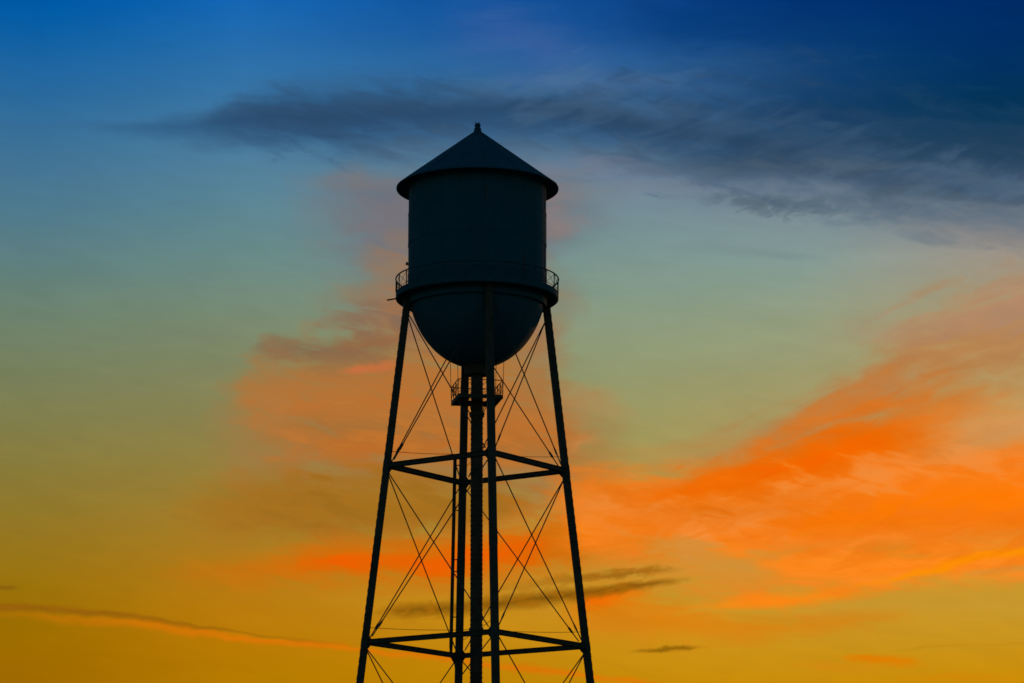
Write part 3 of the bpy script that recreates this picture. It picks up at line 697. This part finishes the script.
off = Vector((0.022, 0, 0))
cb.tube([q0 + zh + off, q1 + zl + off], 0.011, 6)
brace = cb.build('railing_brace', M_BALC, balcony)
for k, a in enumerate(PA):
    o = brace if k == 0 else brace.copy()
    if k:
        COL.objects.link(o)
    o.rotation_euler = (0, 0, a + h / 2)
op = Mesh()
op.tube([(-3.98, -0.6, 34.33), (-4.25, -0.62, 34.27), (-4.52, -0.63, 34.22)], 0.04, 10)
op.build('overflow_pipe', M_ROD, balcony, True)


# ---- legs
def leg_pt(d, z, dr=0.0, dt=0.0):
    return d * (leg_r(z) + dr) + UPV * z + UPV.cross(d) * dt


SL = 0.1134
CS = 1 / math.sqrt(1 + SL * SL)


def build_leg(d):
    m = Mesh()
    tng = UPV.cross(d)
    ax = (UPV - d * SL).normalized()           # leg axis, pointing up
    rad = tng.cross(ax).normalized()
    if rad.dot(d) < 0:
        rad = -rad
    zb, zt = 0.45, Z_TOP
    L = (zt - zb) / ax.z
    mid = leg_pt(d, (zb + zt) / 2)
    # two channels (webs) with flanges, closed by cover plates
    for s in (-1, 1):
        m.box(mid + tng * (s * 0.165), 0.03, 0.29, L, tng, rad, ax)
        m.box(mid + tng * (s * 0.118) + rad * 0.128, 0.06, 0.03, L - 0.01, tng, rad, ax)
    m.box(mid - rad * 0.158, 0.365, 0.022, L - 0.02, tng, rad, ax)
    m.box(mid + rad * 0.153, 0.345, 0.014, L - 0.03, tng, rad, ax)
    # lacing bars across the outer face, and batten ends seen in profile
    n = int(L / 0.215)
    for i in range(n):
        c = mid + ax * (-L / 2 + 0.15 + i * 0.215)
        s = 1 if i % 2 else -1
        p = c - tng * (0.165 * s) + rad * 0.166
        q = c + tng * (0.165 * s) + rad * 0.166 + ax * (0.13 + random.uniform(-0.02, 0.02))
        m.bar(p, q, 0.07, 0.018, rad)
        m.box(c - rad * 0.173 + ax * (0.05 + random.uniform(-0.03, 0.03)), 0.33, 0.01, 0.055, tng, rad, ax)
    # splice plates
    for z in (30.6, 21.6, 12.8):
        c = leg_pt(d, z)
        for s in (-1, 1):
            m.box(c + tng * (s * 0.188), 0.014, 0.26, 0.75, tng, rad, ax)
    o = m.build('leg', M_STEEL, TW)
    # gussets where struts and rods meet
    for z in LV:
        gm_ = Mesh()
        c = leg_pt(d, z)
        gm_.box(c, 0.385, 0.352, 0.46, tng, rad, ax)
        for s in (-1, 1):
            e = DIRS[(DIRS.index(d) + s) % 4]
            f = (leg_pt(e, z) - c).normalized()
            nn = f.cross(UPV)
            gm_.plate([c + f * 0.10 + UPV * 0.30, c + f * 0.24 + UPV * 0.30, c + f * 0.40 + UPV * 0.11, c + f * 0.40 - UPV * 0.11,
                       c + f * 0.24 - UPV * 0.30, c + f * 0.10 - UPV * 0.30], nn, 0.03)
        gm_.build('gusset_plate', M_STEEL, o)
    # base shoe and footing
    bs_ = Mesh()
    c = leg_pt(d, 0.45)
    bs_.box(Vector((c.x, c.y, 0.44)), 0.95, 0.95, 0.05, tng, d, UPV)
    bs_.build('base_plate', M_STEEL, o)
    ft = Mesh()
    vv = []
    for zz, w in ((-0.6, 1.9), (0.28, 1.5), (0.41, 1.38)):
        vv.append([ft.bm.verts.new(Vector((c.x, c.y, zz)) + tng * (i * w / 2) + d * (j * w / 2))
                   for i, j in ((-1, -1), (1, -1), (1, 1), (-1, 1))])
    for a, b in zip(vv, vv[1:]):
        for k in range(4):
            ft.bm.faces.new((a[k], a[(k + 1) % 4], b[(k + 1) % 4], b[k]))
    ft.bm.faces.new(vv[-1])
    ft.bm.faces.new(vv[0][::-1])
    ft.build('footing', M_CONC, o)
    # cap under the balcony girder
    return o


for d in DIRS:
    build_leg(d)

# ---- struts
for z in LV:
    for i in range(4):
        a, b = leg_pt(DIRS[i], z), leg_pt(DIRS[(i + 1) % 4], z)
        f = (b - a).normalized()
        a2, b2 = a + f * 0.20, b - f * 0.20
        m = Mesh()
        s = f.cross(UPV)
        # two channels back to back
        for k in (-1, 1):
            m.bar(a2 + s * 0.075 * k, b2 + s * 0.075 * k, 0.02, 0.225)
            for u in (-1, 1):
                m.bar(a2 + s * (0.122 * k) + UPV * (0.104 * u), b2 + s * (0.122 * k) + UPV * (0.104 * u), 0.072, 0.018)
        n = 14
        ln = (b2 - a2).length
        for k in range(n):
            for u in (-1, 1):
                m.box(a2 + f * (ln * (k + 0.5) / n) + UPV * (0.1175 * u), 0.26, 0.07, 0.008, s, f, UPV)
        m.build('strut', M_STEEL, TW)

# ---- X-brace rods with turnbuckles
PANELS = [(33.95, LV[0]), (LV[0], LV[1]), (LV[1], LV[2]), (LV[2], 0.75)]
RODR = 0.029
for pi_, (zu, zl_) in enumerate(PANELS):
    for i in range(4):
        for s in (-1, 1):
            da = DIRS[i]
            db = DIRS[(i + s) % 4]
            tu = leg_pt(da, zu - (0.02 if pi_ else -0.05), 0.12 if pi_ else 0.17)
            tl = leg_pt(db, zl_ + 0.26)
            e = (tl - tu)
            e.z = 0.0
            e.normalize()
            tl = tl - e * 0.36
            f = (tl - tu).normalized()
            hn = f.cross(UPV).normalized()
            o_ = hn * 0.032                  # the two rods of an X pass either side of each other
            a, b = tu + o_, tl + o_
            m = Mesh()
            m.tube([a, b], RODR, 8)
            rod = m.build('brace_rod', M_ROD, TW, True)
            tb = Mesh()
            c = b - f * 0.75
            up = hn.cross(f)
            for k in (-1, 1):
                tb.tube([c - f * 0.20, c - f * 0.14 + up * 0.036 * k, c + f * 0.14 + up * 0.036 * k, c + f * 0.20], 0.022, 6)
            tb.tube([c - f * 0.26, c - f * 0.18], 0.034, 8)
            tb.tube([c + f * 0.18, c + f * 0.26], 0.034, 8)
            tb.build('turnbuckle', M_ROD, rod)

# ---- riser pipe
rp = Mesh()
RP = 0.298
rp.tube([(0, 0, 0.2), (0, 0, 31.2)], RP, 32)
z = 0.6
while z < 30.2:
    rp.lathe([(RP - 0.01, z), (RP + 0.014, z), (RP + 0.014, z + 0.07), (RP - 0.01, z + 0.07)], 32, True)
    z += 0.25 + random.uniform(-0.04, 0.04)
riser = rp.build('riser_pipe', M_RISER, TW, True)
bt = Mesh()
bt.lathe([(0.95, 31.35), (0.66, 31.05), (0.60, 30.90), (0.60, 30.60), (0.64, 30.58), (0.64, 30.52), (0.30, 30.52)], 48)
bt.build('expansion_boot', M_RISER, riser, True)
br = Mesh()
br.lathe([(RP + 0.02, 28.60), (0.39, 28.60), (0.39, 28.50), (0.37, 28.50), (0.37, 28.40), (RP + 0.02, 28.40)], 32, True)
br.build('riser_collar', M_RISER, riser, True)
for z in LV + [28.0]:
    cl = Mesh()
    cl.lathe([(RP + 0.024, z + 0.62), (RP + 0.06, z + 0.62), (RP + 0.06, z + 0.80), (RP + 0.024, z + 0.80)], 32, True)
    if z != 28.0:
        cl.build('riser_collar', M_RISER, riser, True)
    else:
        cl.bm.free()

# ---- thin tie rods leg to riser, hanging with a little sag
for z in LV:
    for d in DIRS:
        a = leg_pt(d, z + 0.71, -0.16)
        b = d * (RP + 0.05) + UPV * (z + 0.71)
        pts = []
        for k in range(9):
            u = k / 8
            pts.append(a.lerp(b, u) - UPV * (0.06 * 4 * u * (1 - u)))
        m = Mesh()
        m.tube(pts, 0.013, 6)
        m.build('tie_rod', M_ROD, TW, True)

# ---- hung service platform round the riser
PH = 1.12
ZP, ZPR = 29.34, 30.07
HOLE = 0.45


def pp(i, j, z):
    return RIGHT * i + (-FAR) * j + UPV * z      # i to the right, j towards the near leg


pf = Mesh()
for (i0, i1, j0, j1) in ((-PH, PH, HOLE, PH), (-PH, PH, -PH, -0.62), (-PH, -0.55, -0.617, HOLE - 0.003), (0.55, PH, -0.617, HOLE - 0.003)):
    pf.box(pp((i0 + i1) / 2, (j0 + j1) / 2, ZP - 0.02), i1 - i0, j1 - j0, 0.04, RIGHT, -FAR, UPV)
for s in (-1, 1):
    pf.bar(pp(-PH, s * (PH - 0.02), ZP - 0.12), pp(PH, s * (PH - 0.02), ZP - 0.12), 0.06, 0.155)
    pf.bar(pp(s * (PH - 0.03), -PH + 0.055, ZP - 0.12), pp(s * (PH - 0.03), PH - 0.055, ZP - 0.12), 0.05, 0.15)
    pf.bar(pp(s * 0.52, -PH + 0.06, ZP - 0.10), pp(s * 0.52, PH - 0.06, ZP - 0.10), 0.05, 0.10)
# knee braces from the floor beams to the collar
for s in (-1, 1):
    for q in (-1, 1):
        pf.tube([pp(s * 0.52, q * 0.7, ZP - 0.16), pp(s * 0.30, q * 0.2, 28.56)], 0.022, 6)
platform = pf.build('service_platform', M_STEEL, TW)
rl = Mesh()
cor = [(-PH, -PH), (PH, -PH), (PH, PH), (-PH, PH)]
for k in range(4):
    (i0, j0), (i1, j1) = cor[k], cor[(k + 1) % 4]
    rl.tube([pp(i0, j0, ZPR), pp(i1, j1, ZPR)], 0.024, 8)
    for u in (0.0, 0.33, 0.67):
        i, j = i0 + (i1 - i0) * u, j0 + (j1 - j0) * u
        rl.tube([pp(i, j, ZP), pp(i, j, ZPR)], 0.022, 6)
    for u0, u1 in ((0, .33), (.33, .67), (.67, 1)):
        A = (i0 + (i1 - i0) * u0, j0 + (j1 - j0) * u0)
        B = (i0 + (i1 - i0) * u1, j0 + (j1 - j0) * u1)
        rl.tube([pp(*A, ZP + 0.04), pp(*B, ZPR - 0.03)], 0.013, 6)
        rl.tube([pp(*A, ZPR - 0.03), pp(*B, ZP + 0.04)], 0.013, 6)
rl.build('railing', M_STEEL, platform)
for i, j in cor:
    m = Mesh()
    # up to the bowl surface
    rr = math.hypot(i, j) * 1.05
    zt = BZ - BB * math.sqrt(1 - (rr / RT) ** 2)
    m.tube([pp(i, j, ZP - 0.22), pp(i, j, ZP), pp(i * 1.05, j * 1.05, zt + 0.02)], 0.016, 6)
    m.build('hanger_rod', M_ROD, platform)

# ---- conduit beside the far leg
cd = Mesh()
tn = UPV.cross(FAR)
sgn = 1 if tn.x < 0 else -1
pts = [leg_pt(FAR, z, 0.0, sgn * 0.42) for z in (27.0, 24.0, 21.0, 18.6, 17.5)] + [leg_pt(FAR, 17.1, 0.05, sgn * 0.40), leg_pt(FAR, 16.7, 0.25, sgn * 0.12), leg_pt(FAR, 16.0, 0.28, 0), leg_pt(FAR, 8.0, 0.28, 0), leg_pt(FAR, 0.6, 0.28, 0)]
cd.tube(pts, 0.092, 12)
cd.tube([leg_pt(FAR, 18.25, 0.0, sgn * 0.42), leg_pt(FAR, 18.0, 0.0, sgn * 0.42)], 0.105, 12)
cond = cd.build('conduit', M_STEEL, TW, True)
for z in (26.7, 24.4, 21.9, 21.3, 19.0):
    m = Mesh()
    m.bar(leg_pt(FAR, z, 0.0, sgn * 0.18), leg_pt(FAR, z, 0.0, sgn * 0.44), 0.04, 0.05)
    m.build('pipe_bracket', M_STEEL, cond)
